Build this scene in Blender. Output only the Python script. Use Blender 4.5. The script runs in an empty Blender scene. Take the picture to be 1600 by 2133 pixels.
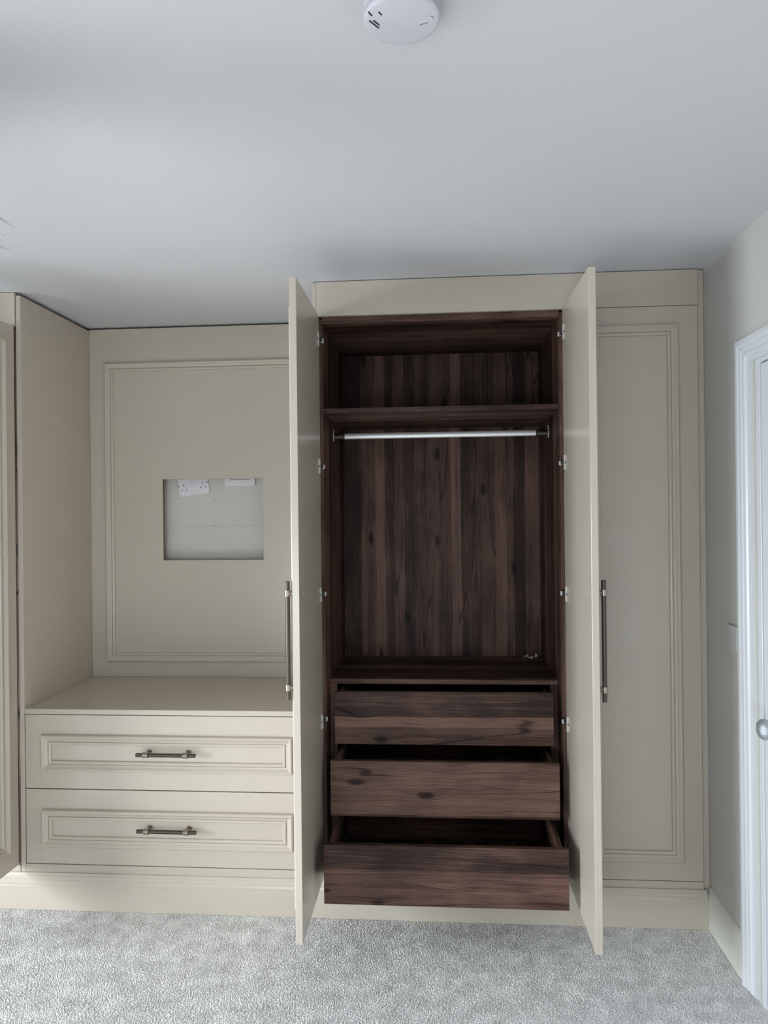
import bpy, math, random
import numpy as np
from mathutils import Vector, Matrix

random.seed(7)
rng = np.random.default_rng(11)
S = bpy.context.scene
C = S.collection
PI = math.pi

# ------------------------------------------------------------------ camera
cam_d = bpy.data.cameras.new('camera')
cam = bpy.data.objects.new('camera', cam_d)
C.objects.link(cam)
cam.location = (0.0, -2.7505, 1.5211)
YAW, PITCH, ROLL = 0.0744, 0.0012, 0.0108
cam.rotation_mode = 'XYZ'
R = Matrix.Rotation(YAW, 4, 'Z') @ Matrix.Rotation(PI / 2 + PITCH, 4, 'X') @ Matrix.Rotation(-ROLL, 4, 'Z')
cam.matrix_world = Matrix.Translation(cam.location) @ R
cam_d.sensor_fit = 'HORIZONTAL'
cam_d.sensor_width = 36.0
cam_d.lens = 1529.55 / 1600.0 * 36.0
cam_d.clip_start = 0.02
S.camera = cam

# ------------------------------------------------------------------ light, world, exposure
S.view_settings.view_transform = 'Standard'
S.view_settings.look = 'None'
S.view_settings.gamma = 1.0
S.view_settings.use_curve_mapping = False
S.view_settings.exposure = 0.38
S.cycles.max_bounces = 10
S.cycles.diffuse_bounces = 6
S.cycles.use_denoising = True

WIN = dict(y0=-2.70, y1=-1.15, z0=0.22, z1=1.60)      # daylight window in the left wall
REAR = dict(x0=-1.6, x1=0.2, z0=0.20, z1=1.30)       # unseen window added behind the camera for frontal fill
SKY_COL = (0.885, 0.955, 1.0)
SUN_DIR = Vector((1.0, 0.05, -0.42))                    # sunlight falling through the left window onto the carpet
SUN_POWER = 8.0
sun_d = bpy.data.lights.new('sun', 'SUN')
sun_d.energy = SUN_POWER
sun_d.angle = math.radians(3)
sun_d.color = (1.0, 0.965, 0.93)
sun = bpy.data.objects.new('sun', sun_d)
C.objects.link(sun)
sun.rotation_euler = SUN_DIR.to_track_quat('-Z', 'Y').to_euler()


def area_light(name, loc, direction, sx, sy, power, color, spread=180.0):
    l = bpy.data.lights.new(name, 'AREA')
    l.shape = 'RECTANGLE'
    l.size = sx
    l.size_y = sy
    l.energy = power
    l.color = color
    l.spread = math.radians(spread)
    o = bpy.data.objects.new(name, l)
    o.location = loc
    o.rotation_euler = Vector(direction).to_track_quat('-Z', 'Y').to_euler()
    C.objects.link(o)
    return o


XL_WALL, XR_WALL, Y_BACK, Y_FRONT, H = -3.60, 0.973, 0.632, -4.2, 2.4
area_light('window_daylight', (XL_WALL - 0.10, (WIN['y0'] + WIN['y1']) / 2, (WIN['z0'] + WIN['z1']) / 2),
           (1, 0.30, -0.45), WIN['y1'] - WIN['y0'] - 0.1, WIN['z1'] - WIN['z0'] - 0.1, 66, SKY_COL, 120)
area_light('rear_fill_light', ((REAR['x0'] + REAR['x1']) / 2, Y_FRONT - 0.10, (REAR['z0'] + REAR['z1']) / 2),
           (0.15, 1, -0.75), REAR['x1'] - REAR['x0'] - 0.1, REAR['z1'] - REAR['z0'] - 0.1, 30, SKY_COL)  # added fill, lifts the surfaces that face the camera
w = bpy.data.worlds.new('sky')
S.world = w
w.use_nodes = True
wn = w.node_tree.nodes
wn['Background'].inputs['Color'].default_value = (0.75, 0.86, 1.0, 1)
wn['Background'].inputs['Strength'].default_value = 1.0


# ------------------------------------------------------------------ materials
def new_mat(name):
    m = bpy.data.materials.new(name)
    m.use_nodes = True
    nt = m.node_tree
    b = nt.nodes['Principled BSDF']
    return m, nt, b


def N(nt, typ, **kw):
    n = nt.nodes.new(typ)
    for k, v in kw.items():
        setattr(n, k, v)
    return n


def mth(nt, op, a, b=None, c=None, clamp=False):
    n = nt.nodes.new('ShaderNodeMath')
    n.operation = op
    n.use_clamp = clamp
    for i, v in enumerate((a, b, c)):
        if v is None:
            continue
        if isinstance(v, (int, float)):
            n.inputs[i].default_value = v
        else:
            nt.links.new(v, n.inputs[i])
    return n.outputs[0]


def painted(name, col, rough=0.45, bump=0.02, scale=350, var=0.02, spec=0.5):
    m, nt, b = new_mat(name)
    tc = N(nt, 'ShaderNodeTexCoord')
    nz = N(nt, 'ShaderNodeTexNoise')
    nz.inputs['Scale'].default_value = scale
    nz.inputs['Detail'].default_value = 3
    nt.links.new(tc.outputs['Object'], nz.inputs['Vector'])
    nz2 = N(nt, 'ShaderNodeTexNoise')
    nz2.inputs['Scale'].default_value = 3.0
    nz2.inputs['Detail'].default_value = 4
    nt.links.new(tc.outputs['Object'], nz2.inputs['Vector'])
    mix = N(nt, 'ShaderNodeMix', data_type='RGBA')
    mix.inputs[6].default_value = tuple(c * (1 - var) for c in col) + (1,)
    mix.inputs[7].default_value = tuple(min(1, c * (1 + var)) for c in col) + (1,)
    nt.links.new(nz2.outputs['Fac'], mix.inputs[0])
    nt.links.new(mix.outputs[2], b.inputs['Base Color'])
    b.inputs['Roughness'].default_value = rough
    b.inputs['Specular IOR Level'].default_value = spec
    bp = N(nt, 'ShaderNodeBump')
    bp.inputs['Strength'].default_value = bump
    bp.inputs['Distance'].default_value = 0.002
    nt.links.new(nz.outputs['Fac'], bp.inputs['Height'])
    nt.links.new(bp.outputs['Normal'], b.inputs['Normal'])
    return m


def metal(name, col, rough, metallic=1.0):
    m, nt, b = new_mat(name)
    tc = N(nt, 'ShaderNodeTexCoord')
    nz = N(nt, 'ShaderNodeTexNoise')
    nz.inputs['Scale'].default_value = 120
    nt.links.new(tc.outputs['Object'], nz.inputs['Vector'])
    mr = N(nt, 'ShaderNodeMapRange')
    mr.inputs['To Min'].default_value = rough * 0.85
    mr.inputs['To Max'].default_value = rough * 1.15
    nt.links.new(nz.outputs['Fac'], mr.inputs['Value'])
    nt.links.new(mr.outputs['Result'], b.inputs['Roughness'])
    b.inputs['Base Color'].default_value = tuple(col) + (1,)
    b.inputs['Metallic'].default_value = metallic
    return m


def wood(name, grain, seed=0.0, gain=0.86):
    """walnut board; grain = 'X', 'Y' or 'Z' axis of the fibres (object space)"""
    m, nt, b = new_mat(name)
    L = nt.links
    tc = N(nt, 'ShaderNodeTexCoord')
    sp = N(nt, 'ShaderNodeSeparateXYZ')
    L.new(tc.outputs['Object'], sp.inputs[0])
    X, Y, Z = sp.outputs
    if grain == 'X':
        g, c, d = X, Z, Y
    elif grain == 'Z':
        g, c, d = Z, X, Y
    else:
        g, c, d = Y, X, Z
    cross = mth(nt, 'ADD', mth(nt, 'ADD', c, mth(nt, 'MULTIPLY', d, 0.83)), seed)
    gs = mth(nt, 'ADD', g, seed * 3.7)

    def comb(a, bb, cc=0.0):
        n = N(nt, 'ShaderNodeCombineXYZ')
        for i, v in enumerate((a, bb, cc)):
            if isinstance(v, (int, float)):
                n.inputs[i].default_value = v
            else:
                L.new(v, n.inputs[i])
        return n.outputs[0]

    def noise(sc, sg, detail=4.0, rough=0.55, src=None):
        n = N(nt, 'ShaderNodeTexNoise')
        n.inputs['Scale'].default_value = 1.0
        n.inputs['Detail'].default_value = detail
        n.inputs['Roughness'].default_value = rough
        L.new(comb(mth(nt, 'MULTIPLY', src if src is not None else cross, sc), mth(nt, 'MULTIPLY', gs, sg), seed), n.inputs['Vector'])
        return n.outputs['Fac']
    # knots: sparse cells, the fibres bend round each one
    vk = N(nt, 'ShaderNodeTexVoronoi', voronoi_dimensions='2D', feature='F1')
    vk.inputs['Scale'].default_value = 1.0
    L.new(comb(mth(nt, 'MULTIPLY', cross, 6.0), mth(nt, 'MULTIPLY', gs, 2.6)), vk.inputs['Vector'])
    kd = vk.outputs['Distance']
    near = N(nt, 'ShaderNodeMapRange', interpolation_type='SMOOTHSTEP')
    near.inputs['From Min'].default_value = 0.0
    near.inputs['From Max'].default_value = 0.30
    near.inputs['To Min'].default_value = 1.0
    near.inputs['To Max'].default_value = 0.0
    L.new(kd, near.inputs['Value'])
    low = noise(5.0, 1.6, 2.0)
    warp = mth(nt, 'ADD', mth(nt, 'MULTIPLY', mth(nt, 'SUBTRACT', low, 0.5), 0.020),
               mth(nt, 'MULTIPLY', near.outputs[0], 0.012))
    cw = mth(nt, 'ADD', cross, warp)
    # glued strips with their own tone
    vb = N(nt, 'ShaderNodeTexVoronoi', voronoi_dimensions='1D', feature='F1')
    vb.inputs['Scale'].default_value = 1.0
    L.new(mth(nt, 'MULTIPLY', mth(nt, 'ADD', cross, mth(nt, 'MULTIPLY', warp, 0.40)), 20.0), vb.inputs['W'])
    sc = N(nt, 'ShaderNodeSeparateColor')
    L.new(vb.outputs['Color'], sc.inputs[0])
    band = sc.outputs[0]
    streak = noise(26.0, 1.1, 5.0, 0.6, cw)
    mid = noise(165.0, 2.4, 4.0, 0.6, cw)
    fine = noise(430.0, 13.0, 3.0, 0.6, cw)
    blotch = noise(9.0, 4.5, 3.0)
    v = mth(nt, 'ADD', mth(nt, 'MULTIPLY', band, 0.42), mth(nt, 'MULTIPLY', streak, 0.50))
    v = mth(nt, 'ADD', v, mth(nt, 'MULTIPLY', mth(nt, 'SUBTRACT', mid, 0.5), 0.40))
    v = mth(nt, 'ADD', v, mth(nt, 'MULTIPLY', mth(nt, 'SUBTRACT', fine, 0.5), 0.42))
    v = mth(nt, 'ADD', v, mth(nt, 'MULTIPLY', mth(nt, 'SUBTRACT', blotch, 0.5), 0.45))
    # dark veins
    vein = noise(13.0, 0.7, 1.0, 0.4, cw)
    vl = N(nt, 'ShaderNodeMapRange', interpolation_type='SMOOTHSTEP')
    vl.inputs['From Min'].default_value = 0.0
    vl.inputs['From Max'].default_value = 0.009
    vl.inputs['To Min'].default_value = 0.26
    vl.inputs['To Max'].default_value = 0.0
    L.new(mth(nt, 'ABSOLUTE', mth(nt, 'SUBTRACT', vein, 0.5)), vl.inputs['Value'])
    v = mth(nt, 'SUBTRACT', v, vl.outputs[0])
    kn = N(nt, 'ShaderNodeMapRange', interpolation_type='SMOOTHSTEP')
    kn.inputs['From Min'].default_value = 0.02
    kn.inputs['From Max'].default_value = 0.10
    kn.inputs['To Min'].default_value = 0.36
    kn.inputs['To Max'].default_value = 0.0
    L.new(mth(nt, 'ADD', kd, mth(nt, 'MULTIPLY', mth(nt, 'SUBTRACT', mid, 0.5), 0.12)), kn.inputs['Value'])
    kc = N(nt, 'ShaderNodeSeparateColor')
    L.new(vk.outputs['Color'], kc.inputs[0])
    v = mth(nt, 'SUBTRACT', v, mth(nt, 'MULTIPLY', kn.outputs[0], mth(nt, 'GREATER_THAN', kc.outputs[0], 0.62)))
    ramp = N(nt, 'ShaderNodeValToRGB')
    cr = ramp.color_ramp
    cols = [(0.0, (0.014, 0.0075, 0.0065)), (0.30, (0.046, 0.026, 0.021)), (0.48, (0.128, 0.072, 0.056)),
            (0.66, (0.225, 0.130, 0.100)), (1.0, (0.32, 0.195, 0.150))]
    cr.elements[0].position, cr.elements[0].color = cols[0][0], tuple(x * gain for x in cols[0][1]) + (1,)
    cr.elements[1].position, cr.elements[1].color = cols[-1][0], tuple(x * gain for x in cols[-1][1]) + (1,)
    for p, cc in cols[1:-1]:
        e = cr.elements.new(p)
        e.color = tuple(x * gain for x in cc) + (1,)
    L.new(v, ramp.inputs[0])
    L.new(ramp.outputs[0], b.inputs['Base Color'])
    b.inputs['Roughness'].default_value = 0.5
    b.inputs['Specular IOR Level'].default_value = 0.16
    bp = N(nt, 'ShaderNodeBump')
    bp.inputs['Strength'].default_value = 0.12
    bp.inputs['Distance'].default_value = 0.001
    L.new(fine, bp.inputs['Height'])
    L.new(bp.outputs['Normal'], b.inputs['Normal'])
    return m


M = {}
M['cream'] = painted('cashmere_lacquer', (0.545, 0.490, 0.415), 0.24, 0.015, 500, 0.012)
M['ceiling'] = painted('ceiling_paint', (0.61, 0.62, 0.645), 0.9, 0.10, 120, 0.01, 0.2)
M['wall'] = painted('wall_paint', (0.54, 0.54, 0.515), 0.85, 0.12, 160, 0.015, 0.25)
M['bare'] = painted('bare_plaster_paint', (0.63, 0.615, 0.575), 0.85, 0.15, 90, 0.03, 0.25)
M['trim'] = painted('white_gloss', (0.64, 0.665, 0.70), 0.3, 0.02, 200, 0.01)
M['skirt'] = painted('skirting_satin', (0.62, 0.62, 0.57), 0.4, 0.02, 200, 0.01)
M['plastic'] = painted('white_plastic', (0.76, 0.76, 0.80), 0.35, 0.01, 300, 0.01)
M['alarm'] = painted('alarm_plastic', (0.60, 0.60, 0.66), 0.4, 0.01, 300, 0.01)
M['switchp'] = painted('switch_plastic', (0.50, 0.49, 0.485), 0.3, 0.01, 300, 0.01)
M['black'] = painted('dark_void', (0.01, 0.01, 0.011), 0.8, 0.0)
M['slot'] = painted('dark_slot', (0.03, 0.032, 0.04), 0.7, 0.0)
M['mdf'] = painted('raw_mdf_edge', (0.22, 0.17, 0.12), 0.9, 0.3, 300, 0.1)
M['bronze'] = metal('dark_bronze', (0.105, 0.092, 0.080), 0.42)
M['brass'] = metal('aged_brass', (0.36, 0.31, 0.26), 0.34)
M['steel'] = metal('nickel_steel', (0.66, 0.63, 0.59), 0.5, 0.2)
M['chrome'] = metal('satin_aluminium', (0.88, 0.88, 0.89), 0.42, 0.6)
M['knob'] = metal('hammered_chrome', (0.50, 0.54, 0.58), 0.38, 0.8)
_nt = M['knob'].node_tree
_v = N(_nt, 'ShaderNodeTexVoronoi', feature='F1')
_v.inputs['Scale'].default_value = 380
_tc = N(_nt, 'ShaderNodeTexCoord')
_nt.links.new(_tc.outputs['Object'], _v.inputs['Vector'])
_b = N(_nt, 'ShaderNodeBump')
_b.inputs['Strength'].default_value = 0.8
_b.inputs['Distance'].default_value = 0.0012
_nt.links.new(_v.outputs['Distance'], _b.inputs['Height'])
_nt.links.new(_b.outputs['Normal'], _nt.nodes['Principled BSDF'].inputs['Normal'])
M['feather'] = painted('feather', (0.46, 0.48, 0.50), 0.8, 0.0, 100, 0.05)
M['pencil'] = painted('pencil_line', (0.30, 0.30, 0.30), 0.9, 0.0)
M['wood_x'] = wood('walnut_along', 'X', 1.37)
M['wood_x2'] = wood('walnut_along_b', 'X', 4.1)
M['wood_x3'] = wood('walnut_along_c', 'X', 8.6)
M['wood_z'] = wood('walnut_upright', 'Z', 2.2)
M['wood_y'] = wood('walnut_deep', 'Y', 5.0)
M['wood_sx'] = wood('walnut_shelf', 'X', 6.4)


def carpet_mat():
    m, nt, b = new_mat('carpet_wool')
    L = nt.links
    tc = N(nt, 'ShaderNodeTexCoord')

    def nz(s, det):
        n = N(nt, 'ShaderNodeTexNoise')
        n.inputs['Scale'].default_value = s
        n.inputs['Detail'].default_value = det
        L.new(tc.outputs['Object'], n.inputs['Vector'])
        return n.outputs['Fac']
    v = mth(nt, 'ADD', mth(nt, 'MULTIPLY', nz(180, 2), 0.35), mth(nt, 'MULTIPLY', nz(16, 5), 0.65))  # coarse noise puts brushed nap shading into the colour
    ramp = N(nt, 'ShaderNodeValToRGB')
    ramp.color_ramp.elements[0].position = 0.38
    ramp.color_ramp.elements[0].color = (0.64, 0.632, 0.62, 1)
    ramp.color_ramp.elements[1].position = 0.62
    ramp.color_ramp.elements[1].color = (0.85, 0.842, 0.83, 1)
    L.new(v, ramp.inputs[0])
    L.new(ramp.outputs[0], b.inputs['Base Color'])
    b.inputs['Roughness'].default_value = 0.95
    b.inputs['Specular IOR Level'].default_value = 0.1
    bp = N(nt, 'ShaderNodeBump')
    bp.inputs['Strength'].default_value = 0.5
    bp.inputs['Distance'].default_value = 0.004
    L.new(v, bp.inputs['Height'])
    L.new(bp.outputs['Normal'], b.inputs['Normal'])
    return m


M['carpet'] = carpet_mat()


# ------------------------------------------------------------------ mesh builder
class MB:
    def __init__(self):
        self.v, self.f, self.m, self.s = [], [], [], []
        self.mats = []

    def mi(self, mat):
        if mat not in self.mats:
            self.mats.append(mat)
        return self.mats.index(mat)

    def add(self, vs, fs, mat, smooth=False):
        o = len(self.v)
        self.v += [tuple(p) for p in vs]
        k = self.mi(mat)
        for f in fs:
            self.f.append(tuple(i + o for i in f))
            self.m.append(k)
            self.s.append(smooth)
        return self

    def box(self, x0, x1, y0, y1, z0, z1, mat, c=0.0):
        """box with chamfered edges of size c"""
        if c <= 0:
            vs = [(x, y, z) for x in (x0, x1) for y in (y0, y1) for z in (z0, z1)]
            fs = [(0, 1, 3, 2), (4, 6, 7, 5), (0, 4, 5, 1), (2, 3, 7, 6), (0, 2, 6, 4), (1, 5, 7, 3)]
            return self.add(vs, fs, mat)
        c = min(c, (x1 - x0) * .45, (y1 - y0) * .45, (z1 - z0) * .45)
        vs, idx = [], {}
        for i, x in enumerate((x0, x1)):
            for j, y in enumerate((y0, y1)):
                for k, z in enumerate((z0, z1)):
                    sx, sy, sz = (1 - 2 * i) * c, (1 - 2 * j) * c, (1 - 2 * k) * c
                    idx[i, j, k, 0] = len(vs); vs.append((x, y + sy, z + sz))
                    idx[i, j, k, 1] = len(vs); vs.append((x + sx, y, z + sz))
                    idx[i, j, k, 2] = len(vs); vs.append((x + sx, y + sy, z))
        fs = []
        q = ((0, 0), (0, 1), (1, 1), (1, 0))
        for s in (0, 1):
            r = q if s == 0 else q[::-1]
            fs.append(tuple(idx[s, a, b_, 0] for a, b_ in r))
            fs.append(tuple(idx[a, s, b_, 1] for a, b_ in r[::-1]))
            fs.append(tuple(idx[a, b_, s, 2] for a, b_ in r))
        for a in (0, 1):
            for b_ in (0, 1):
                fs.append((idx[a, b_, 0, 0], idx[a, b_, 1, 0], idx[a, b_, 1, 1], idx[a, b_, 0, 1]))
                fs.append((idx[a, 0, b_, 0], idx[a, 1, b_, 0], idx[a, 1, b_, 2], idx[a, 0, b_, 2]))
                fs.append((idx[0, a, b_, 1], idx[1, a, b_, 1], idx[1, a, b_, 2], idx[0, a, b_, 2]))
        for i in (0, 1):
            for j in (0, 1):
                for k in (0, 1):
                    fs.append((idx[i, j, k, 0], idx[i, j, k, 1], idx[i, j, k, 2]))
        return self.add(vs, fs, mat)

    def cyl(self, p0, p1, r, mat, n=24, r1=None, cap=True, smooth=True, ry=None):
        p0, p1 = Vector(p0), Vector(p1)
        d = (p1 - p0).normalized()
        a = d.orthogonal().normalized() if abs(d.z) < 0.9 else Vector((1, 0, 0))
        if abs(d.x) > 0.9:
            a = Vector((0, 0, 1))
        b = d.cross(a).normalized()
        r1 = r if r1 is None else r1
        k = 1.0 if ry is None else ry / r
        vs = []
        for p, rr in ((p0, r), (p1, r1)):
            for i in range(n):
                t = 2 * PI * i / n
                vs.append(p + a * rr * math.cos(t) + b * rr * k * math.sin(t))
        fs = [(i, (i + 1) % n, n + (i + 1) % n, n + i) for i in range(n)]
        self.add(vs, fs, mat, smooth)
        if cap:
            self.add(vs, [tuple(range(n))[::-1], tuple(range(n, 2 * n))], mat)
        return self

    def lathe(self, c, axis, prof, mat, n=48, smooth=True):
        """prof = [(r, h)] along axis from point c"""
        c, d = Vector(c), Vector(axis).normalized()
        a = Vector((1, 0, 0)) if abs(d.x) < 0.9 else Vector((0, 0, 1))
        b = d.cross(a).normalized()
        a = b.cross(d).normalized()
        vs = []
        for r, h in prof:
            for i in range(n):
                t = 2 * PI * i / n
                vs.append(c + d * h + (a * math.cos(t) + b * math.sin(t)) * max(r, 1e-5))
        fs = []
        for j in range(len(prof) - 1):
            for i in range(n):
                fs.append((j * n + i, j * n + (i + 1) % n, (j + 1) * n + (i + 1) % n, (j + 1) * n + i))
        fs.append(tuple(range(n))[::-1])
        fs.append(tuple((len(prof) - 1) * n + i for i in range(n)))
        return self.add(vs, fs, mat, smooth)

    def frame(self, o, u, v, nrm, a0, a1, b0, b1, prof, mat):
        """mitred rectangular moulding: prof = [(inset, height)]"""
        o, u, v, nrm = Vector(o), Vector(u), Vector(v), Vector(nrm)
        vs = []
        for ins, h in prof:
            for a, b in ((a0 + ins, b0 + ins), (a1 - ins, b0 + ins), (a1 - ins, b1 - ins), (a0 + ins, b1 - ins)):
                vs.append(o + u * a + v * b + nrm * h)
        fs = []
        for j in range(len(prof) - 1):
            for i in range(4):
                k = (i + 1) % 4
                fs.append((j * 4 + i, j * 4 + k, (j + 1) * 4 + k, (j + 1) * 4 + i))
        return self.add(vs, fs, mat)

    def sweep(self, prof, p0, p1, a, b, mat):
        """closed profile [(s,t)] in axes a,b swept from p0 to p1"""
        p0, p1, a, b = Vector(p0), Vector(p1), Vector(a), Vector(b)
        n = len(prof)
        vs = [p + a * s + b * t for p in (p0, p1) for s, t in prof]
        fs = [(i, (i + 1) % n, n + (i + 1) % n, n + i) for i in range(n)]
        fs += [tuple(range(n))[::-1], tuple(range(n, 2 * n))]
        return self.add(vs, fs, mat)

    def tube(self, pts, r, mat, n=8):
        for p, q in zip(pts, pts[1:]):
            self.cyl(p, q, r, mat, n)
        return self

    def build(self, name, parent=None, loc=None, origin=None):
        me = bpy.data.meshes.new(name)
        org = Vector(origin) if origin is not None else Vector((0, 0, 0))
        me.from_pydata([tuple(Vector(p) - org) for p in self.v], [], self.f)
        for m in self.mats:
            me.materials.append(m)
        me.polygons.foreach_set('material_index', self.m)
        me.polygons.foreach_set('use_smooth', self.s)
        me.update()
        import bmesh
        bm = bmesh.new()
        bm.from_mesh(me)
        bmesh.ops.recalc_face_normals(bm, faces=bm.faces)
        bm.to_mesh(me)
        bm.free()
        o = bpy.data.objects.new(name, me)
        C.objects.link(o)
        if parent is not None:
            o.parent = parent
        if loc is not None:
            o.location = loc
        elif origin is not None and parent is None:
            o.location = org
        return o


def tag(o, label, cat, group=None):
    o['label'] = label
    o['category'] = cat
    if group:
        o['group'] = group
    return o


def thing(name, label, cat, loc, rz=0.0, group=None):
    o = bpy.data.objects.new(name, None)
    o.empty_display_size = 0.1
    C.objects.link(o)
    o.location = loc
    o.rotation_euler = (0, 0, rz)
    return tag(o, label, cat, group)


def struct(mb, name, **kw):
    o = mb.build(name, **kw)
    if o.parent is None:
        o['kind'] = 'structure'
    return o


def part(mb, name, root):
    """mesh given in world coordinates, made a child of root"""
    return mb.build(name, parent=root, origin=root.location)


def sub(mb, name, par, org):
    return mb.build(name, parent=par, origin=org)


EX = 1e-3
XU = -2.62
XL, XWL, XWR = -1.619, -0.4695, 0.4705         # alcove left, wardrobe end panel, wardrobe right side
ZD0, ZD1 = 0.167, 2.2653                        # door bottom / top
AD = 0.5664                                     # alcove depth

# ------------------------------------------------------------------ room shell
T = 0.15
struct(MB().box(XL_WALL - T, XR_WALL + T, Y_FRONT - T, Y_BACK + T, -0.1, 0.0, M['carpet']), 'floor')
struct(MB().box(XL_WALL - T, XR_WALL + T, Y_FRONT - T, Y_BACK + T, H, H + 0.1, M['ceiling']), 'ceiling')
wb = struct(MB().box(XL_WALL - T, XR_WALL + T, Y_BACK, Y_BACK + T, 0, H, M['bare']), 'wall_back')
# pencil and drill marks left on the wall inside the cut-out
pm = MB()
yq = Y_BACK - 0.0006
pm.box(-1.224, -0.847, yq - 0.0004, Y_BACK - 0.0002, 1.4684, 1.4692, M['pencil'])
for a in range(26):
    t0, t1 = 2 * PI * a / 30, 2 * PI * (a + 1) / 30
    p = [(-1.053 + 0.018 * math.cos(t), yq, 1.469 + 0.018 * math.sin(t)) for t in (t0, t1)]
    pm.cyl(p[0], p[1], 0.0004, M['pencil'], 5)
pm.lathe((-1.053, Y_BACK - 0.0002, 1.469), (0, -1, 0), [(0.0035, 0), (0.003, 0.0008)], M['pencil'], 12)
for z0, dx in ((1.602, 0), (1.598, -0.001), (1.592, 0.001), (1.586, 0)):
    pm.cyl((-1.052 + dx, yq, z0), (-1.0525 - dx, yq, z0 - 0.005), 0.0013, M['pencil'], 6)
for _ in range(16):
    x = -1.10 + rng.random() * 0.055
    z = 1.380 + (x + 1.10) * 0.45 + rng.random() * 0.012
    pm.cyl((x, yq, z), (x + 0.003, yq, z + 0.006 * rng.random() + 0.001), 0.0004, M['pencil'], 5)
pm.cyl((-1.226, yq, 1.60), (-1.2265, yq, 1.594), 0.0008, M['pencil'], 5)
pm.cyl((-0.842, yq, 1.606), (-0.842, yq, 1.600), 0.0010, M['pencil'], 5)
struct(pm, 'pencil_mark', parent=wb)

# right wall with the bedroom door opening
DO = dict(y0=-1.262, y1=-0.415, z=1.995)
wr = MB()
wr.box(XR_WALL, XR_WALL + T, DO['y1'], Y_BACK, 0, H, M['wall'])
wr.box(XR_WALL, XR_WALL + T, Y_FRONT, DO['y0'], 0, H, M['wall'])
wr.box(XR_WALL, XR_WALL + T, DO['y0'], DO['y1'], DO['z'], H, M['wall'])
struct(wr, 'wall_right')
# left wall with window
wl = MB()
wl.box(XL_WALL - T, XL_WALL, WIN['y1'], Y_BACK, 0, H, M['wall'])
wl.box(XL_WALL - T, XL_WALL, Y_FRONT, WIN['y0'], 0, H, M['wall'])
wl.box(XL_WALL - T, XL_WALL, WIN['y0'], WIN['y1'], 0, WIN['z0'], M['wall'])
wl.box(XL_WALL - T, XL_WALL, WIN['y0'], WIN['y1'], WIN['z1'], H, M['wall'])
struct(wl, 'wall_left')
wf = MB()
wf.box(XL_WALL - T, REAR['x0'], Y_FRONT - T, Y_FRONT, 0, H, M['wall'])
wf.box(REAR['x1'], XR_WALL + T, Y_FRONT - T, Y_FRONT, 0, H, M['wall'])
wf.box(REAR['x0'], REAR['x1'], Y_FRONT - T, Y_FRONT, 0, REAR['z0'], M['wall'])
wf.box(REAR['x0'], REAR['x1'], Y_FRONT - T, Y_FRONT, REAR['z1'], H, M['wall'])
struct(wf, 'wall_front')


def window_frame(name, org, u, nrm, wd, ht):
    u, nrm = Vector(u), Vector(nrm)
    e = bpy.data.objects.new(name, None)
    C.objects.link(e)
    e.location = org
    e['kind'] = 'structure'
    f = MB()
    t, d = 0.05, 0.03

    def bar(a0, a1, z0, z1):
        p = u * a0 - nrm * d
        q = u * a1 + nrm * d
        xs, ys = sorted((p.x, q.x)), sorted((p.y, q.y))
        f.box(xs[0], xs[1], ys[0], ys[1], z0, z1, M['trim'], 0.003)
    bar(0.001, t, 0.001, ht - 0.001)
    bar(wd - t, wd - 0.001, 0.001, ht - 0.001)
    bar(t, wd - t, 0.001, t)
    bar(t, wd - t, ht - t, ht - 0.001)
    bar(wd / 2 - 0.03, wd / 2 + 0.03, t, ht - t)
    f.build('window_frame', parent=e)
    s = MB()
    p = u * (-0.03) + nrm * 0.031
    q = u * (wd + 0.03) + nrm * 0.13
    xs, ys = sorted((p.x, q.x)), sorted((p.y, q.y))
    s.box(xs[0], xs[1], ys[0], ys[1], -0.026, -0.001, M['trim'], 0.004)
    s.build('window_sill', parent=e)


window_frame('window_1', (XL_WALL - 0.04, WIN['y0'], WIN['z0']), (0, 1, 0), (1, 0, 0), WIN['y1'] - WIN['y0'], WIN['z1'] - WIN['z0'])
window_frame('added_window_2', (REAR['x0'], Y_FRONT - 0.04, REAR['z0']), (1, 0, 0), (0, 1, 0), REAR['x1'] - REAR['x0'], REAR['z1'] - REAR['z0'])  # unseen frame added around the rear fill light

# skirting boards: profile (height, projection)
SK = [(0, 0), (0, 0.016), (0.105, 0.016), (0.108, 0.0145), (0.112, 0.0145), (0.116, 0.0155), (0.124, 0.0125),
      (0.130, 0.010), (0.136, 0.009), (0.142, 0.007), (0.146, 0.004), (0.147, 0)]
struct(MB().sweep([(t, -s) for t, s in SK], (XR_WALL, -0.0, 0), (XR_WALL, -0.315, 0), (0, 0, 1), (1, 0, 0), M['skirt']), 'baseboard_right')
struct(MB().sweep([(t, s) for t, s in SK], (XL_WALL, Y_FRONT + 0.02, 0), (XL_WALL, -0.03, 0), (0, 0, 1), (1, 0, 0), M['skirt']), 'baseboard_left')
struct(MB().sweep([(t, s) for t, s in SK], (XL_WALL + 0.02, Y_FRONT, 0), (XR_WALL - 0.02, Y_FRONT, 0), (0, 0, 1), (0, 1, 0), M['skirt']), 'baseboard_front')

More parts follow.
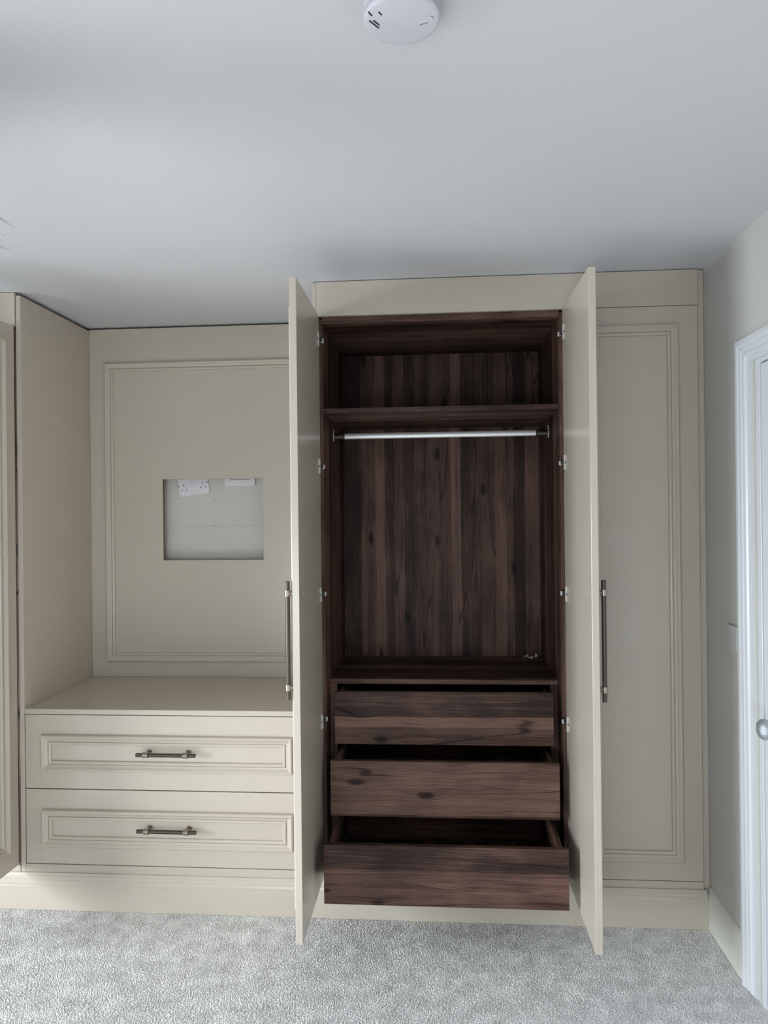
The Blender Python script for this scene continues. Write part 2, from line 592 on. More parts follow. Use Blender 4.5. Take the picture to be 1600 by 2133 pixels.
# door_1: white architrave, lining and panelled leaf in the right wall
AP = [(0, 0), (0, 0.020), (0.004, 0.022), (0.018, 0.022), (0.022, 0.019), (0.027, 0.0175), (0.034, 0.017), (0.037, 0.013),
      (0.046, 0.0125), (0.052, 0.014), (0.056, 0.012), (0.060, 0.008), (0.078, 0.007), (0.078, 0)]
tr = MB()
yo, yi, zt = -0.315, DO['y0'] - 0.1 + 0.022, 2.055
P = [Vector((XR_WALL, yo, 0)), Vector((XR_WALL, yo, zt)), Vector((XR_WALL, yi, zt)), Vector((XR_WALL, yi, 0))]
ins = [Vector((0, -1, 0)), Vector((0, -1, -1)), Vector((0, 1, -1)), Vector((0, 1, 0))]
vs = [p + d * s + Vector((-h, 0, 0)) for p, d in zip(P, ins) for s, h in AP]
n = len(AP)
fs = [(j * n + i, j * n + i + 1, (j + 1) * n + i + 1, (j + 1) * n + i) for j in range(3) for i in range(n - 1)]
tr.add(vs, fs, M['trim'])
struct(tr, 'trim_1')
d1 = bpy.data.objects.new('door_1', None)
C.objects.link(d1)
d1.location = (XR_WALL, -0.84, 0)
d1['kind'] = 'structure'
ln = MB()
ln.box(XR_WALL + 0.001, XR_WALL + 0.13, DO['y1'] - 0.030, DO['y1'] - 0.001, 0, DO['z'] - 0.001, M['trim'], 0.001)
ln.box(XR_WALL + 0.001, XR_WALL + 0.13, DO['y0'] + 0.001, DO['y0'] + 0.030, 0, DO['z'] - 0.001, M['trim'], 0.001)
ln.box(XR_WALL + 0.001, XR_WALL + 0.13, DO['y0'] + 0.030, DO['y1'] - 0.030, DO['z'] - 0.030, DO['z'] - 0.001, M['trim'], 0.001)
part(ln, 'door_lining', d1)
lf = MB()
ly1, ly0, lz = DO['y1'] - 0.033, DO['y0'] + 0.033, DO['z'] - 0.034
XF = XR_WALL + 0.004
lf.box(XF, XF + 0.04, ly0, ly1, 0.012, lz, M['trim'], 0.002)
for a0, a1 in ((ly0 + 0.10, (ly0 + ly1) / 2 - 0.045), ((ly0 + ly1) / 2 + 0.045, ly1 - 0.10)):
    for z0, z1 in ((0.24, 0.80), (1.0, 1.84)):
        lf.frame((XF, 0, 0), (0, 1, 0), (0, 0, 1), (-1, 0, 0), a0, a1, z0, z1,
                 [(0, 0), (0.002, 0.006), (0.01, 0.008), (0.02, 0.003), (0.026, 0.0005), (0.05, 0.0005), (0.06, 0.005)], M['trim'])
part(lf, 'door_leaf', d1)
kb = MB()
ky, kz = -0.562, 0.886
kb.lathe((XF, ky, kz), (-1, 0, 0), [(0.026, 0), (0.026, 0.004), (0.014, 0.008), (0.010, 0.014), (0.010, 0.024), (0.018, 0.028),
                                    (0.026, 0.036), (0.030, 0.046), (0.029, 0.056), (0.022, 0.064), (0.010, 0.068), (0.0, 0.069)], M['knob'], 32)
part(kb, 'door_knob', d1)

# ------------------------------------------------------------------ carpet pile (short woven tufts in front of the cabinets)


def carpet():
    x0, x1, y0, y1 = -2.55, XR_WALL - 0.018, -0.85, -0.019
    sp = 0.0047
    nx, ny = int((x1 - x0) / sp), int((y1 - y0) / sp)
    gx, gy = np.meshgrid(np.linspace(x0, x1, nx), np.linspace(y0, y1, ny))
    px = gx.ravel() + rng.uniform(-.45, .45, nx * ny) * sp
    py = gy.ravel() + rng.uniform(-.45, .45, nx * ny) * sp
    px = np.clip(px, x0, x1)
    py = np.clip(py, y0, y1)
    keep = ~((px > XR_WALL - 0.02) & (py < -0.30))
    px, py = px[keep], py[keep]
    K = len(px)

    def fld(fx, fy, ph):
        return np.sin(fx * px + 1.7 * np.sin(fy * py * 1.3 + ph) + ph) * np.cos(fy * py + 1.3 * np.sin(fx * px * .7 + 2 * ph))
    big = 0.5 * fld(7, 11, .3) + 0.5 * fld(17, 13, 1.9) + 0.5 * fld(31, 37, 4.1)
    ang = 0.9 + 1.3 * big + rng.normal(0, 0.8, K)
    lean = np.abs(0.42 + 0.22 * fld(9, 14, 2.2) + rng.normal(0, .16, K))
    hh = rng.uniform(0.0085, 0.0096, K)
    dx, dy = np.cos(ang), np.sin(ang)
    r0 = rng.uniform(0.0022, 0.0031, K)
    rings, ns = 3, 5
    V = np.zeros((K, rings * ns + 1, 3))
    for j, (tt, rr) in enumerate(((0.0, 0.9), (0.55, 1.05), (0.85, .85))):
        off = lean * hh * tt * tt * 1.1
        for i in range(ns):
            a = 2 * PI * i / ns + j * 0.5 + ang
            V[:, j * ns + i, 0] = px + dx * off + np.cos(a) * r0 * rr
            V[:, j * ns + i, 1] = py + dy * off + np.sin(a) * r0 * rr
            V[:, j * ns + i, 2] = -0.0075 + hh * tt * (1 - .15 * lean)
    V[:, -1, 0] = px + dx * lean * hh * 1.1
    V[:, -1, 1] = py + dy * lean * hh * 1.1
    V[:, -1, 2] = -0.0075 + hh * (1 - .15 * lean)
    V[:, :, 2] += 0.0019
    V[:, :, 1] = np.minimum(V[:, :, 1], y1)
    V[:, :, 0] = np.clip(V[:, :, 0], x0, x1)
    tri = []
    for j in range(rings - 1):
        for i in range(ns):
            a, b_ = j * ns + i, j * ns + (i + 1) % ns
            c_, d_ = (j + 1) * ns + (i + 1) % ns, (j + 1) * ns + i
            tri += [(a, b_, c_), (a, c_, d_)]
    for i in range(ns):
        tri.append(((rings - 1) * ns + i, (rings - 1) * ns + (i + 1) % ns, rings * ns))
    tri = np.array(tri)
    nv = rings * ns + 1
    F = (tri[None] + (np.arange(K) * nv)[:, None, None]).reshape(-1, 3)
    me = bpy.data.meshes.new('carpet_pile')
    me.vertices.add(K * nv)
    me.vertices.foreach_set('co', V.reshape(-1).astype(np.float32))
    me.loops.add(F.size)
    me.loops.foreach_set('vertex_index', F.reshape(-1).astype(np.int32))
    me.polygons.add(len(F))
    me.polygons.foreach_set('loop_start', np.arange(0, F.size, 3, dtype=np.int32))
    me.polygons.foreach_set('use_smooth', np.ones(len(F), dtype=bool))
    me.update(calc_edges=True)
    me.materials.append(M['carpet'])
    o = bpy.data.objects.new('carpet_pile', me)
    C.objects.link(o)
    tag(o, 'pale grey cut pile carpet covering the floor in front of the cabinets', 'carpet')
    o['kind'] = 'stuff'


carpet()

# ------------------------------------------------------------------ cabinet details
MOULD = [(0, 0), (0.0, 0.0085), (0.0008, 0.0125), (0.0025, 0.0158), (0.0050, 0.0176), (0.0080, 0.0178), (0.0105, 0.0166), (0.0140, 0.0135),
         (0.0180, 0.0102), (0.0220, 0.0082), (0.0252, 0.0076), (0.0256, 0.0046), (0.0274, 0.0046), (0.0280, 0.0082),
         (0.0300, 0.0098), (0.0330, 0.0102), (0.0360, 0.0094), (0.0385, 0.0076), (0.0395, 0.0055), (0.0400, 0)]
CH = 0.0012


def handle_mesh(length, cc, off, vertical):
    """bar handle centred on origin; face plane y=0, bar at y=-off"""
    h = MB()

    def P_(s, o=off):
        return (0, -o, s) if vertical else (s, -o, 0)
    h.cyl(P_(-length / 2 + .0006), P_(length / 2 - .0006), 0.0074, M['bronze'], 28)
    for e in (-1, 1):
        h.cyl(P_(e * (length / 2 - .0006)), P_(e * length / 2), 0.0074, M['bronze'], 28, r1=0.0066)
        s = e * cc / 2
        h.cyl(P_(s - 0.0085), P_(s + 0.0085), 0.0102, M['brass'], 28)
        for q in (-0.0095, 0.0075):
            h.cyl(P_(s + q), P_(s + q + 0.002), 0.0109, M['brass'], 28)
        h.cyl(P_(s, off), P_(s, 0.004), 0.0052, M['brass'], 20)
        h.cyl(P_(s, 0.006), P_(s, 0.0), 0.0108, M['brass'], 24)
        h.cyl(P_(s, off - 0.006), P_(s, off - 0.013), 0.0075, M['brass'], 24, r1=0.0048)
    return h


def hinge_mesh(sgn):
    """sprung concealed hinge; on the door's back face (y=.022), hinge edge at x=0, door spreads to sgn*x"""
    h = MB()

    def bx(xa, xb, y0, y1, z0, z1, m, c=0.0006):
        xs = sorted((xa * sgn, xb * sgn))
        h.box(xs[0], xs[1], y0, y1, z0, z1, m, c)
    bx(0.022, 0.040, 0.0221, 0.0265, -0.027, 0.027, M['steel'])
    h.lathe((0.024 * sgn, 0.0222, 0), (0, 1, 0), [(0.0165, 0), (0.0165, 0.0028), (0.013, 0.0032)], M['slot'], 28)
    bx(0.006, 0.021, 0.0235, 0.034, -0.006, 0.007, M['slot'])
    bx(-0.010, 0.006, 0.027, 0.0385, -0.0075, 0.0075, M['steel'], 0.0015)
    bx(-0.034, -0.011, 0.0265, 0.0345, -0.006, 0.006, M['slot'])
    bx(0.0195, 0.0215, 0.0225, 0.0245, -0.031, -0.026, M['slot'], 0.0002)
    return h


HINGE_Z = (0.748, 1.219, 1.697, 2.171)


def make_door(root, sgn, hx, hy, rz, w, label, gain_handle=True, hinges=True):
    """door leaf hinged at (hx,hy); sgn +1: spreads to +x when closed, -1: to -x"""
    d = MB()
    xs = sorted((0, sgn * w))
    d.box(xs[0], xs[1], 0, 0.022, ZD0, ZD1, M['cream'], CH)
    o = d.build('door', parent=root)
    o.location = Vector((hx, hy, 0)) - root.location
    o.rotation_euler = (0, 0, rz)
    if label:
        o['label'] = label
    m = MB().frame((0, 0, 0), (1, 0, 0), (0, 0, 1), (0, -1, 0), xs[0] + 0.0712, xs[1] - 0.0712, ZD0 + 0.0710, ZD1 - 0.0675, MOULD, M['cream'])
    m.build('panel_moulding', parent=o)
    if gain_handle:
        h = handle_mesh(0.383, 0.305, 0.0295, True).build('door_handle', parent=o)
        h.location = (sgn * (w - 0.070), 0, 1.1115)
        h['label'] = 'long dark bronze bar handle with brass collars'
        for k in (-1, 1):
            s = MB().lathe((0, 0, 0), (0, 1, 0), [(0.0034, 0), (0.0030, 0.0012), (0.0012, 0.0012), (0.0010, 0.0004), (0.0, 0.0004)], M['steel'], 16).build('handle_screw', parent=o)
            s.location = (sgn * (w - 0.070), 0.0221, 1.1115 + k * 0.1525)
    if hinges:
        for z in HINGE_Z:
            g = hinge_mesh(sgn).build('hinge', parent=o)
            g.location = (0, 0, z)
    return o


def infill(x0, x1, z0=ZD1 + 0.002, z1=2.3965):
    return MB().box(x0, x1, 0, 0.018, z0, z1, M['cream'], 0.0008)


# ---------------------------------------- plinth (continuous skirting along all cabinets)
PL = [(0, 0), (0, 0.018), (0.092, 0.018), (0.0945, 0.0165), (0.0955, 0.0165), (0.098, 0.0172), (0.106, 0.0165), (0.113, 0.0145), (0.1155, 0.0125),
      (0.1175, 0.0122), (0.119, 0.0128), (0.125, 0.0115), (0.130, 0.0085), (0.134, 0.0066), (0.138, 0.0060), (0.139, 0.0050), (0.139, 0)]
pl = MB().sweep([(t, -s) for t, s in PL], (XU - 0.0, -0.0005, 0.0005), (XR_WALL - 0.0165, -0.0005, 0.0005), (0, 0, 1), (0, 1, 0), M['cream'])
tag(pl.build('plinth', origin=(-0.8, 0, 0)), 'long cream moulded plinth board running along the carpet under all the cabinets', 'plinth')

# ---------------------------------------- tall wardrobe at the left edge
tw = thing('tall_wardrobe', 'cream tall wardrobe at the left edge with its moulded door swung open', 'wardrobe', (-2.13, 0.3, 0))
part(MB().box(XL - 0.0195, XL - 0.0006, 0, AD + 0.055, 0.0, 2.385, M['cream'], CH), 'side_panel', tw)
part(infill(XU + 0.001, XL - 0.0235, z1=2.3975), 'infill_panel', tw)
bc = MB()
bc.box(XL - 0.040, XL - 0.0205, 0.024, 0.60, 0.10, 2.262, M['wood_z'], 0.0006)
bc.box(XU + 0.006, XU + 0.024, 0.024, 0.60, 0.10, 2.262, M['wood_z'], 0.0006)
bc.box(XU + 0.024, XL - 0.040, 0.59, 0.60, 0.10, 2.262, M['wood_z'])
bc.box(XU + 0.024, XL - 0.040, 0.024, 0.59, 2.242, 2.262, M['wood_x'])
bc.box(XU + 0.024, XL - 0.040, 0.024, 0.59, 0.15, 0.168, M['wood_x'])
part(bc, 'carcass', tw)
part(MB().box(XU + 0.006, XL - 0.022, 0, 0.018, 0.0, 0.165, M['cream'], 0.0008), 'base_rail', tw)
make_door(tw, -1, -1.6445, -0.003, math.radians(88.0), 0.457, 'moulded door standing open at a right angle')
make_door(tw, 1, -2.600, 0.0, 0.0, 0.478, None, hinges=False)

# ---------------------------------------- drawer chest in the alcove
cx = (XL + XWL) / 2
ch = thing('drawer_chest', 'wide low cream chest of two moulded drawers in the alcove', 'chest of drawers', (cx, 0.28, 0))
CT = 0.7725
ca = MB()
ca.box(XL + 0.0005, XL + 0.018, 0.024, AD - 0.001, 0.02, CT - 0.021, M['cream'])
ca.box(XWL - 0.022, XWL - 0.002, 0.024, AD - 0.001, 0.02, CT - 0.021, M['cream'])
ca.box(XL + 0.018, XWL - 0.022, AD - 0.02, AD - 0.001, 0.02, CT - 0.021, M['cream'])
ca.box(XL + 0.018, XWL - 0.022, 0.024, AD - 0.02, 0.14, 0.158, M['cream'])
part(ca, 'carcass', ch)
part(MB().box(XL + 0.0005, XWL - 0.001, -0.001, AD, CT - 0.020, CT, M['cream'], 0.0015), 'worktop', ch)
part(MB().box(XL - 0.0, XWL - 0.001, 0, 0.018, 0.0, 0.1695, M['cream'], 0.0008), 'base_rail', ch)
part(MB().box(XWL - 0.0205, XWL - 0.001, 0, 0.018, 0.171, CT - 0.021, M['cream'], 0.0008), 'filler_strip', ch)
DX0, DX1 = XL + 0.0025, XWL - 0.0225
for z0, z1 in ((0.1722, 0.4608), (0.4642, 0.7500)):
    dr = part(MB().box(DX0, DX1, 0, 0.020, z0, z1, M['cream'], CH).box(DX0 + 0.03, DX1 - 0.03, 0.0202, 0.45, z0 + 0.03, z1 - 0.06, M['wood_x']), 'drawer', ch)
    m = MB().frame((0, 0, 0), (1, 0, 0), (0, 0, 1), (0, -1, 0), DX0 + 0.0685, DX1 - 0.0685, z0 + 0.0702, z1 - 0.0755, MOULD, M['cream'])
    sub(m, 'panel_moulding', dr, ch.location)
    h = handle_mesh(0.231, 0.1545, 0.036, False).build('drawer_handle', parent=dr)
    h.location = Vector((cx + 0.001, 0, (z0 + z1) / 2 + 0.0035)) - ch.location
    h['label'] = 'short dark bronze bar handle with brass collars'

# ---------------------------------------- moulded back panel of the alcove with a cut-out
ap = thing('wall_panel', 'cream moulded back panel above the drawer chest with a rectangular cut-out', 'panel', (cx, AD, CT))
HX0, HX1, HZ0, HZ1 = -1.2738, -0.8029, 1.3123, 1.6874
AX0, AX1, AZ0, AZ1 = XL + 0.0005, XWL - 0.001, CT + 0.0005, 2.3895
pb = MB()
Yf, Yk = AD, AD + 0.018
o_ = [(AX0, AZ0), (AX1, AZ0), (AX1, AZ1), (AX0, AZ1)]
i_ = [(HX0, HZ0), (HX1, HZ0), (HX1, HZ1), (HX0, HZ1)]
vs = [(x, y, z) for y in (Yf, Yk) for x, z in o_ + i_]
fs = []
for k in range(4):
    j = (k + 1) % 4
    fs += [(k, j, 4 + j, 4 + k), (8 + k, 12 + k, 12 + j, 8 + j), (k, 8 + k, 8 + j, j)]
pb.add(vs, fs, M['cream'])
pb.add(vs, [(4 + k, 4 + (k + 1) % 4, 12 + (k + 1) % 4, 12 + k) for k in range(4)], M['mdf'])
part(pb, 'panel_board', ap)
part(MB().frame((0, AD, 0), (1, 0, 0), (0, 0, 1), (0, -1, 0), -1.5442, XWL - 0.0755, 0.8452, 2.2303, MOULD, M['cream']), 'panel_moulding', ap)

# ---------------------------------------- electrical plates seen through the cut-out


def plate_verts(w, h, r, y0, y1, c=0.0015, n=6):
    """rounded-corner plate as rings; returns verts, faces"""
    rings = []
    for ins, y in ((0, y1), (0, y0 + c), (c, y0)):
        ring = []
        for k, (sx, sz) in enumerate(((1, 1), (-1, 1), (-1, -1), (1, -1))):
            cx_, cz_ = sx * (w / 2 - r), sz * (h / 2 - r)
            for i in range(n + 1):
                t = PI / 2 * (k + i / n)
                ring.append((cx_ + (r - ins) * math.cos(t), y, cz_ + (r - ins) * math.sin(t)))
        rings.append(ring)
    m_ = len(rings[0])
    vs_ = [p for rg in rings for p in rg]
    fs_ = [(j * m_ + i, j * m_ + (i + 1) % m_, (j + 1) * m_ + (i + 1) % m_, (j + 1) * m_ + i) for j in range(2) for i in range(m_)]
    fs_ += [tuple(range(m_)), tuple(range(2 * m_, 3 * m_))]
    return vs_, fs_


so = MB()
so.add(*plate_verts(0.146, 0.086, 0.006, -0.010, 0.0), M['plastic'])
socket = so.build('double_socket')
tag(socket, 'tilted white double socket on the wall at the upper left of the cut-out', 'socket')
socket.location = (-1.1475, Y_BACK - 0.001, 1.6565)
socket.rotation_euler = (0, math.radians(-8.0), 0)
for s in (-1, 1):
    hs = MB()
    x = s * 0.046 
    hs.box(x - 0.002, x + 0.002, -0.0105, -0.0099, -0.003 + 0.009, 0.004 + 0.009, M['slot'])
    for q in (-1, 1):
        hs.box(x + q * 0.011 - 0.003, x + q * 0.011 + 0.003, -0.0105, -0.0099, -0.0145, -0.0110, M['slot'])
    hs.box(x - 0.026, x - 0.021, -0.0105, -0.0099, 0.006, 0.011, M['slot']) if s < 0 else hs.box(x + 0.019, x + 0.024, -0.0105, -0.0099, 0.006, 0.011, M['slot'])
    hs.build('socket_holes', parent=socket)
    sw = MB().box(s * 0.008 - 0.006, s * 0.008 + 0.006, -0.0125, -0.0102, 0.008, 0.022, M['plastic'], 0.001)
    sw.build('rocker_switch', parent=socket)
ou = MB()
ou.add(*plate_verts(0.146, 0.086, 0.006, -0.012, 0.0), M['plastic'])
outlet = ou.build('cable_outlet')
tag(outlet, 'straight white cable outlet plate at the upper right of the cut-out', 'cable outlet')
outlet.location = (-0.926, Y_BACK - 0.001, 1.6965)
ol = MB()
ol.box(-0.050, 0.050, -0.016, -0.0121, -0.016, 0.030, M['plastic'], 0.001)
ol.box(-0.042, 0.046, -0.0166, -0.0160, -0.0185 + 0.004, -0.0165 + 0.004, M['slot'])
ol.build('cable_cover', parent=outlet)

# ---------------------------------------- main open wardrobe
ow = thing('open_wardrobe', 'cream wardrobe standing wide open to show its dark walnut interior', 'wardrobe', (0.008, 0.3, 0))
IL, IR = -0.4365, 0.4525
YB = 0.6096
part(MB().box(XWL, XWL + 0.015, 0, YB + 0.015, 0.0, 2.394, M['cream'], CH), 'side_panel', ow)
c0 = MB()
c0.box(IL - 0.0175, IL, 0.0235, YB, 0.14, 2.262, M['wood_z'], 0.0006)
c0.box(IR, IR + 0.0175, 0.0235, YB, 0.14, 2.262, M['wood_z'], 0.0006)
c0.box(IL, IR, YB - 0.0, YB + 0.012, 0.14, 2.262, M['wood_z'])
c0.box(IL, IR, 0.0185, YB, 2.242, 2.2668, M['wood_sx'], 0.0006)
c0.box(IL, IR, 0.0235, YB, 0.147, 0.165, M['wood_sx'], 0.0006)
part(c0, 'carcass', ow)
part(MB().box(XWL + 0.016, 0.479, 0, 0.018, 0.0, 0.1655, M['cream'], 0.0008), 'base_rail', ow)
make_door(ow, 1, -0.4640, -0.013, math.radians(-89.7), 0.458, 'left door, opened flat towards the room')
make_door(ow, -1, 0.4815, -0.013, math.radians(90.4), 0.458, 'right door, opened flat towards the room')
part(MB().box(IL + 0.0005, IR - 0.0005, 0.030, YB - 0.002, 1.9035, 1.9215, M['wood_sx'], 0.0006), 'shelf', ow)
ra = MB()
zr, yr = 1.8425, 0.30
ra.cyl((IL + 0.048, yr, zr), (IR - 0.052, yr, zr), 0.0126, M['chrome'], 40, ry=0.0070)
part(ra, 'hanging_rail', ow)
for xa, xb, xe in ((IL + 0.0005, IL + 0.048, IL + 0.0005), (IR - 0.0005, IR - 0.052, IR - 0.0005)):
    s = 1 if xb > xa else -1
    b_ = MB()
    b_.cyl((xa + s * 0.003, yr, zr), (xb - s * 0.007, yr, zr), 0.0122, M['bronze'], 32, ry=0.0066)  # dark bronze paints in the dim reflection at the rail's end
    b_.cyl((xb - s * 0.007, yr, zr), (xb, yr, zr), 0.0136, M['slot'], 32, ry=0.0080)
    b_.cyl((xe, yr, zr), (xe + s * 0.003, yr, zr), 0.021, M['steel'], 24, ry=0.012)
    b_.cyl((xe + s * 0.0005, yr, zr + 0.014), (xe + s * 0.002, yr, zr + 0.030), 0.0018, M['steel'], 8)
    part(b_, 'rail_bracket_dim_end', ow)
# inner drawer unit
YU = 0.133
du = MB()
ux0, ux1 = IL + 0.0005, IR - 0.0005
du.box(ux0, ux1, YU, YB - 0.002, 0.848, 0.866, M['wood_sx'], 0.0006)
du.box(ux0, ux0 + 0.0285, YU, YB - 0.002, 0.166, 0.8475, M['wood_z'], 0.0006)
du.box(ux1 - 0.0285, ux1, YU, YB - 0.002, 0.166, 0.8475, M['wood_z'], 0.0006)
du.box(ux0 + 0.029, ux1 - 0.029, YB - 0.012, YB - 0.002, 0.166, 0.8475, M['wood_z'])
part(du, 'drawer_housing', ow)
for (yf, zb, zt_, mm, lab) in ((0.0403, 0.6392, 0.8392, 'wood_x', 'top inner drawer, pulled out least'),
                               (-0.0836, 0.4145, 0.6161, 'wood_x2', 'middle inner drawer, pulled part way out'),
                               (-0.2568, 0.1841, 0.3870, 'wood_x3', 'bottom inner drawer, pulled out furthest')):
    X0, X1 = -0.4058, 0.4215
    dr = part(MB().box(X0, X1, yf, yf + 0.018, zb, zt_, M[mm], 0.0007), 'drawer', ow)
    dr['label'] = lab
    bx = MB()
    a0, a1, yb = X0 + 0.0125, X1 - 0.0125, yf + 0.0185
    bx.box(a0, a1, yb, yb + 0.016, zb + 0.012, zt_ - 0.006, M[mm], 0.0007)
    ye = yb + 0.44
    bx.box(a0, a0 + 0.016, yb + 0.016, ye, zb + 0.012, zt_ - 0.012, M['wood_y'], 0.0007)
    bx.box(a1 - 0.016, a1, yb + 0.016, ye, zb + 0.012, zt_ - 0.012, M['wood_y'], 0.0007)
    bx.box(a0 + 0.016, a1 - 0.016, ye - 0.016, ye, zb + 0.012, zt_ - 0.012, M['wood_x'], 0.0007)
    bx.box(a0 + 0.016, a1 - 0.016, yb + 0.016, ye - 0.016, zb + 0.020, zb + 0.028, M['wood_y'])
    sub(bx, 'drawer_box', dr, ow.location)

# small metal shelf pins left on top of the inner drawers
for x, y, a, lab in ((0.374, 0.585, 0.5, 'tiny dull metal shelf pin lying on the inner drawers'),
                     (0.392, 0.560, -0.3, 'tiny metal shelf pin nearest the front on the inner drawers'),
                     (0.424, 0.580, 1.2, 'bright metal shelf pin nearest the right side of the wardrobe')):
    p = MB()
    p.cyl((0, 0, 0.004), (0.014, 0, 0.004), 0.0032, M['steel'], 14)
    p.cyl((0.014, 0, 0.004), (0.017, 0, 0.004), 0.0052, M['steel'], 16)
    p.box(0.016, 0.019, -0.005, 0.005, 0.0002, 0.012, M['steel'], 0.0005)
    o = p.build('shelf_pin')
    o.location = (x, y, 0.8662)
    o.rotation_euler = (0, 0, a)
    tag(o, lab, 'shelf pin', 'shelf pins on the inner drawers')

# ---------------------------------------- narrow wardrobe on the right
nw = thing('narrow_wardrobe', 'narrow cream wardrobe with one closed moulded door beside the right wall', 'wardrobe', (0.71, 0.3, 0))
cb = MB()
cb.box(0.4725, 0.4900, 0.024, YB, 0.14, 2.262, M['wood_z'])
cb.box(0.9300, 0.9475, 0.024, YB, 0.14, 2.262, M['wood_z'])
cb.box(0.4900, 0.9300, YB - 0.012, YB, 0.14, 2.262, M['wood_z'])
cb.box(0.4900, 0.9300, 0.024, YB - 0.012, 2.242, 2.262, M['wood_x'])
cb.box(0.4900, 0.9300, 0.024, YB - 0.012, 0.147, 0.165, M['wood_x'])
part(cb, 'carcass', nw)
part(MB().box(0.4800, 0.9480, 0, 0.018, 0.0, 0.1650, M['cream'], 0.0008), 'base_rail', nw)
part(MB().box(0.9500, XR_WALL - 0.001, 0.010, 0.030, 0.0, 2.3965, M['cream'], 0.0010), 'filler_strip', nw)
make_door(nw, -1, 0.9471, 0.0, 0.0, 0.4650, None, gain_handle=False, hinges=False)
tag(infill(XWL + 0.0155, 0.9490).build('infill_panel', origin=(0.24, 0, 2.33)),
    'long cream infill board between the ceiling and the open and narrow wardrobe doors', 'infill panel')

# ---------------------------------------- light switch, smoke alarm, feather pendant
ls = MB()
vs_, fs_ = plate_verts(0.086, 0.086, 0.004, -0.009, 0.0)
ls.add([(y, -x, z) for x, y, z in vs_], fs_, M['switchp'])
sw = ls.build('light_switch')
sw.location = (XR_WALL - 0.0005, -0.236, 1.093)
tag(sw, 'small pale light switch on the grey right wall beside the door frame', 'light switch')
MB().box(-0.0125, -0.0091, -0.006, 0.006, -0.012, 0.012, M['switchp'], 0.0012).build('rocker', parent=sw)
MB().lathe((-0.0091, 0.030, 0), (-1, 0, 0), [(0.003, 0), (0.0025, 0.0008)], M['steel'], 12).build('screw', parent=sw)

SX, SY = -0.054, -1.495
sm = thing('smoke_alarm', 'round white smoke alarm on the ceiling at the top of the picture', 'smoke alarm', (SX, SY, 2.4))
part(MB().lathe((SX, SY, 2.3995), (0, 0, -1), [(0.064, 0), (0.066, 0.002), (0.066, 0.011), (0.064, 0.013)], M['alarm'], 64), 'base', sm)
part(MB().lathe((SX, SY, 2.3864), (0, 0, -1), [(0.0585, 0), (0.0585, 0.004)], M['slot'], 64), 'vent_gap', sm)
cpv = MB()
cpv.lathe((SX, SY, 2.3823), (0, 0, -1), [(0.064, 0), (0.0655, 0.0015), (0.0655, 0.003), (0.0640, 0.0045)], M['alarm'], 64)
cpv.lathe((SX, SY, 2.3777), (0, 0, -1), [(0.0590, 0), (0.0590, 0.004)], M['slot'], 64)
cpv.lathe((SX, SY, 2.3736), (0, 0, -1), [(0.0625, 0), (0.0650, 0.0025), (0.0655, 0.0075), (0.0640, 0.0105), (0.0610, 0.0122), (0.0580, 0.0129), (0.0, 0.0132)], M['alarm'], 64)
part(cpv, 'cap', sm)
zc = 2.3608


def capsule(mb, x0, y0, x1, y1, r, z0, z1, mat, n=8):
    a = math.atan2(y1 - y0, x1 - x0)
    pts = []
    for (cx_, cy_, s) in ((x1, y1, -PI / 2), (x0, y0, PI / 2)):
        for i in range(n + 1):
            t = a + s + PI * i / n
            pts.append((cx_ + r * math.cos(t), cy_ + r * math.sin(t)))
    m_ = len(pts)
    mb.add([(x, y, z0) for x, y in pts] + [(x, y, z1) for x, y in pts],
           [(i, (i + 1) % m_, m_ + (i + 1) % m_, m_ + i) for i in range(m_)] + [tuple(range(m_)), tuple(range(m_, 2 * m_))], mat)


sl = MB()
for (x0, y0, x1, y1, r) in ((-0.0535, -0.022, -0.0495, -0.014, 0.0016), (-0.0370, -0.022, -0.0330, -0.014, 0.0016),
                            (-0.0540, -0.001, -0.0410, 0.018, 0.0019), (-0.0470, -0.001, -0.0345, 0.0175, 0.0019)):
    capsule(sl, SX + x0, SY - 0.007 + y0, SX + x1, SY - 0.007 + y1, r, zc - 0.0002, zc + 0.004, M['slot'])
for k in range(3):
    capsule(sl, SX - 0.038 + 0.0085 * k, SY - 0.008, SX - 0.0255 + 0.0085 * k, SY + 0.0105, 0.0012, zc - 0.0006, zc + 0.004, M['alarm'])
part(sl, 'sound_slots', sm)
bt = MB()
capsule(bt, SX + 0.0240, SY + 0.0040, SX + 0.0475, SY - 0.0040, 0.0078, zc - 0.0002, zc + 0.004, M['slot'])
capsule(bt, SX + 0.0232, SY + 0.0044, SX + 0.0467, SY - 0.0036, 0.0077, zc - 0.0008, zc + 0.004, M['alarm'])
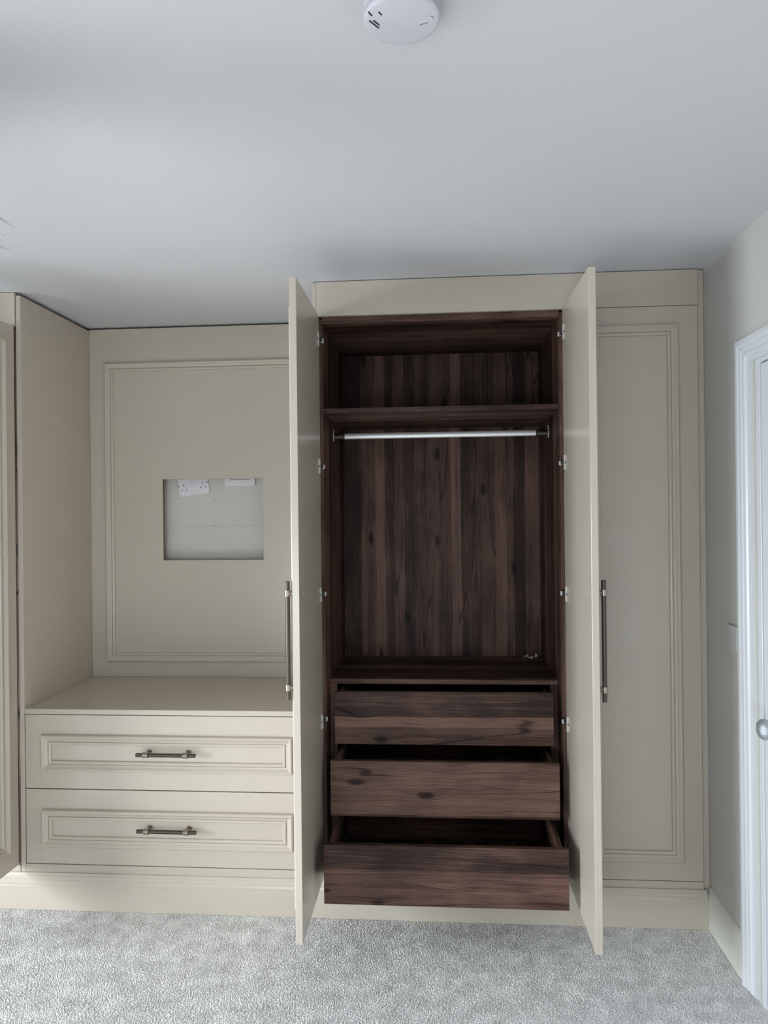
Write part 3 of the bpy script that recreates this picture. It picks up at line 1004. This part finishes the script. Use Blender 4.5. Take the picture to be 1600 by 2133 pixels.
capsule(bt, SX + 0.0310, SY + 0.0080, SX + 0.0440, SY + 0.0040, 0.0006, zc - 0.0010, zc + 0.004, M['slot'])
part(bt, 'test_button', sm)

PX, PY, PZ = -1.057, -1.43, 2.12
pd = thing('feather_pendant', 'white feather ceiling pendant whose tips show at the left edge', 'pendant light', (PX, PY, 2.4))
part(MB().lathe((PX, PY, 2.3995), (0, 0, -1), [(0.045, 0), (0.045, 0.006), (0.030, 0.018), (0.006, 0.022)], M['plastic'], 40), 'ceiling_rose', pd)
part(MB().cyl((PX, PY, 2.378), (PX, PY, PZ + 0.06), 0.003, M['plastic'], 10), 'cord', pd)
part(MB().lathe((PX, PY, PZ + 0.06), (0, 0, -1), [(0.012, 0), (0.020, 0.008), (0.020, 0.06), (0.03, 0.08), (0.045, 0.12), (0.03, 0.155), (0.0, 0.165)], M['plastic'], 32), 'lamp_holder', pd)
fe = MB()
for k in range(170):
    u_ = 1 - 2 * (k + .5) / 170
    th = k * 2.399963
    d = Vector((math.sqrt(1 - u_ * u_) * math.cos(th), math.sqrt(1 - u_ * u_) * math.sin(th), u_))
    side = d.cross(Vector((0, 0, 1)) if abs(d.z) < .95 else Vector((1, 0, 0))).normalized()
    side = (Matrix.Rotation(rng.uniform(-.9, .9), 3, d) @ side)
    up = d.cross(side).normalized()
    Lf = rng.uniform(0.15, 0.20)
    wid = rng.uniform(0.012, 0.02)
    pts = []
    for i in range(6):
        t = i / 5
        c_ = Vector((PX, PY, PZ)) + d * (0.05 + Lf * t) + up * (0.05 * t * t) * rng.uniform(.6, 1.2) + Vector((0, 0, -0.03 * t * t))
        ww = wid * math.sin(PI * min(1, .12 + t * .88)) + 0.0006
        pts += [c_ - side * ww + up * 0.004 * math.sin(PI * t), c_ + up * .001, c_ + side * ww + up * 0.004 * math.sin(PI * t)]
    fe.add(pts, [(3 * i + j, 3 * i + j + 1, 3 * i + j + 4, 3 * i + j + 3) for i in range(5) for j in range(2)], M['feather'], True)
fo = part(fe, 'feather_shade', pd)
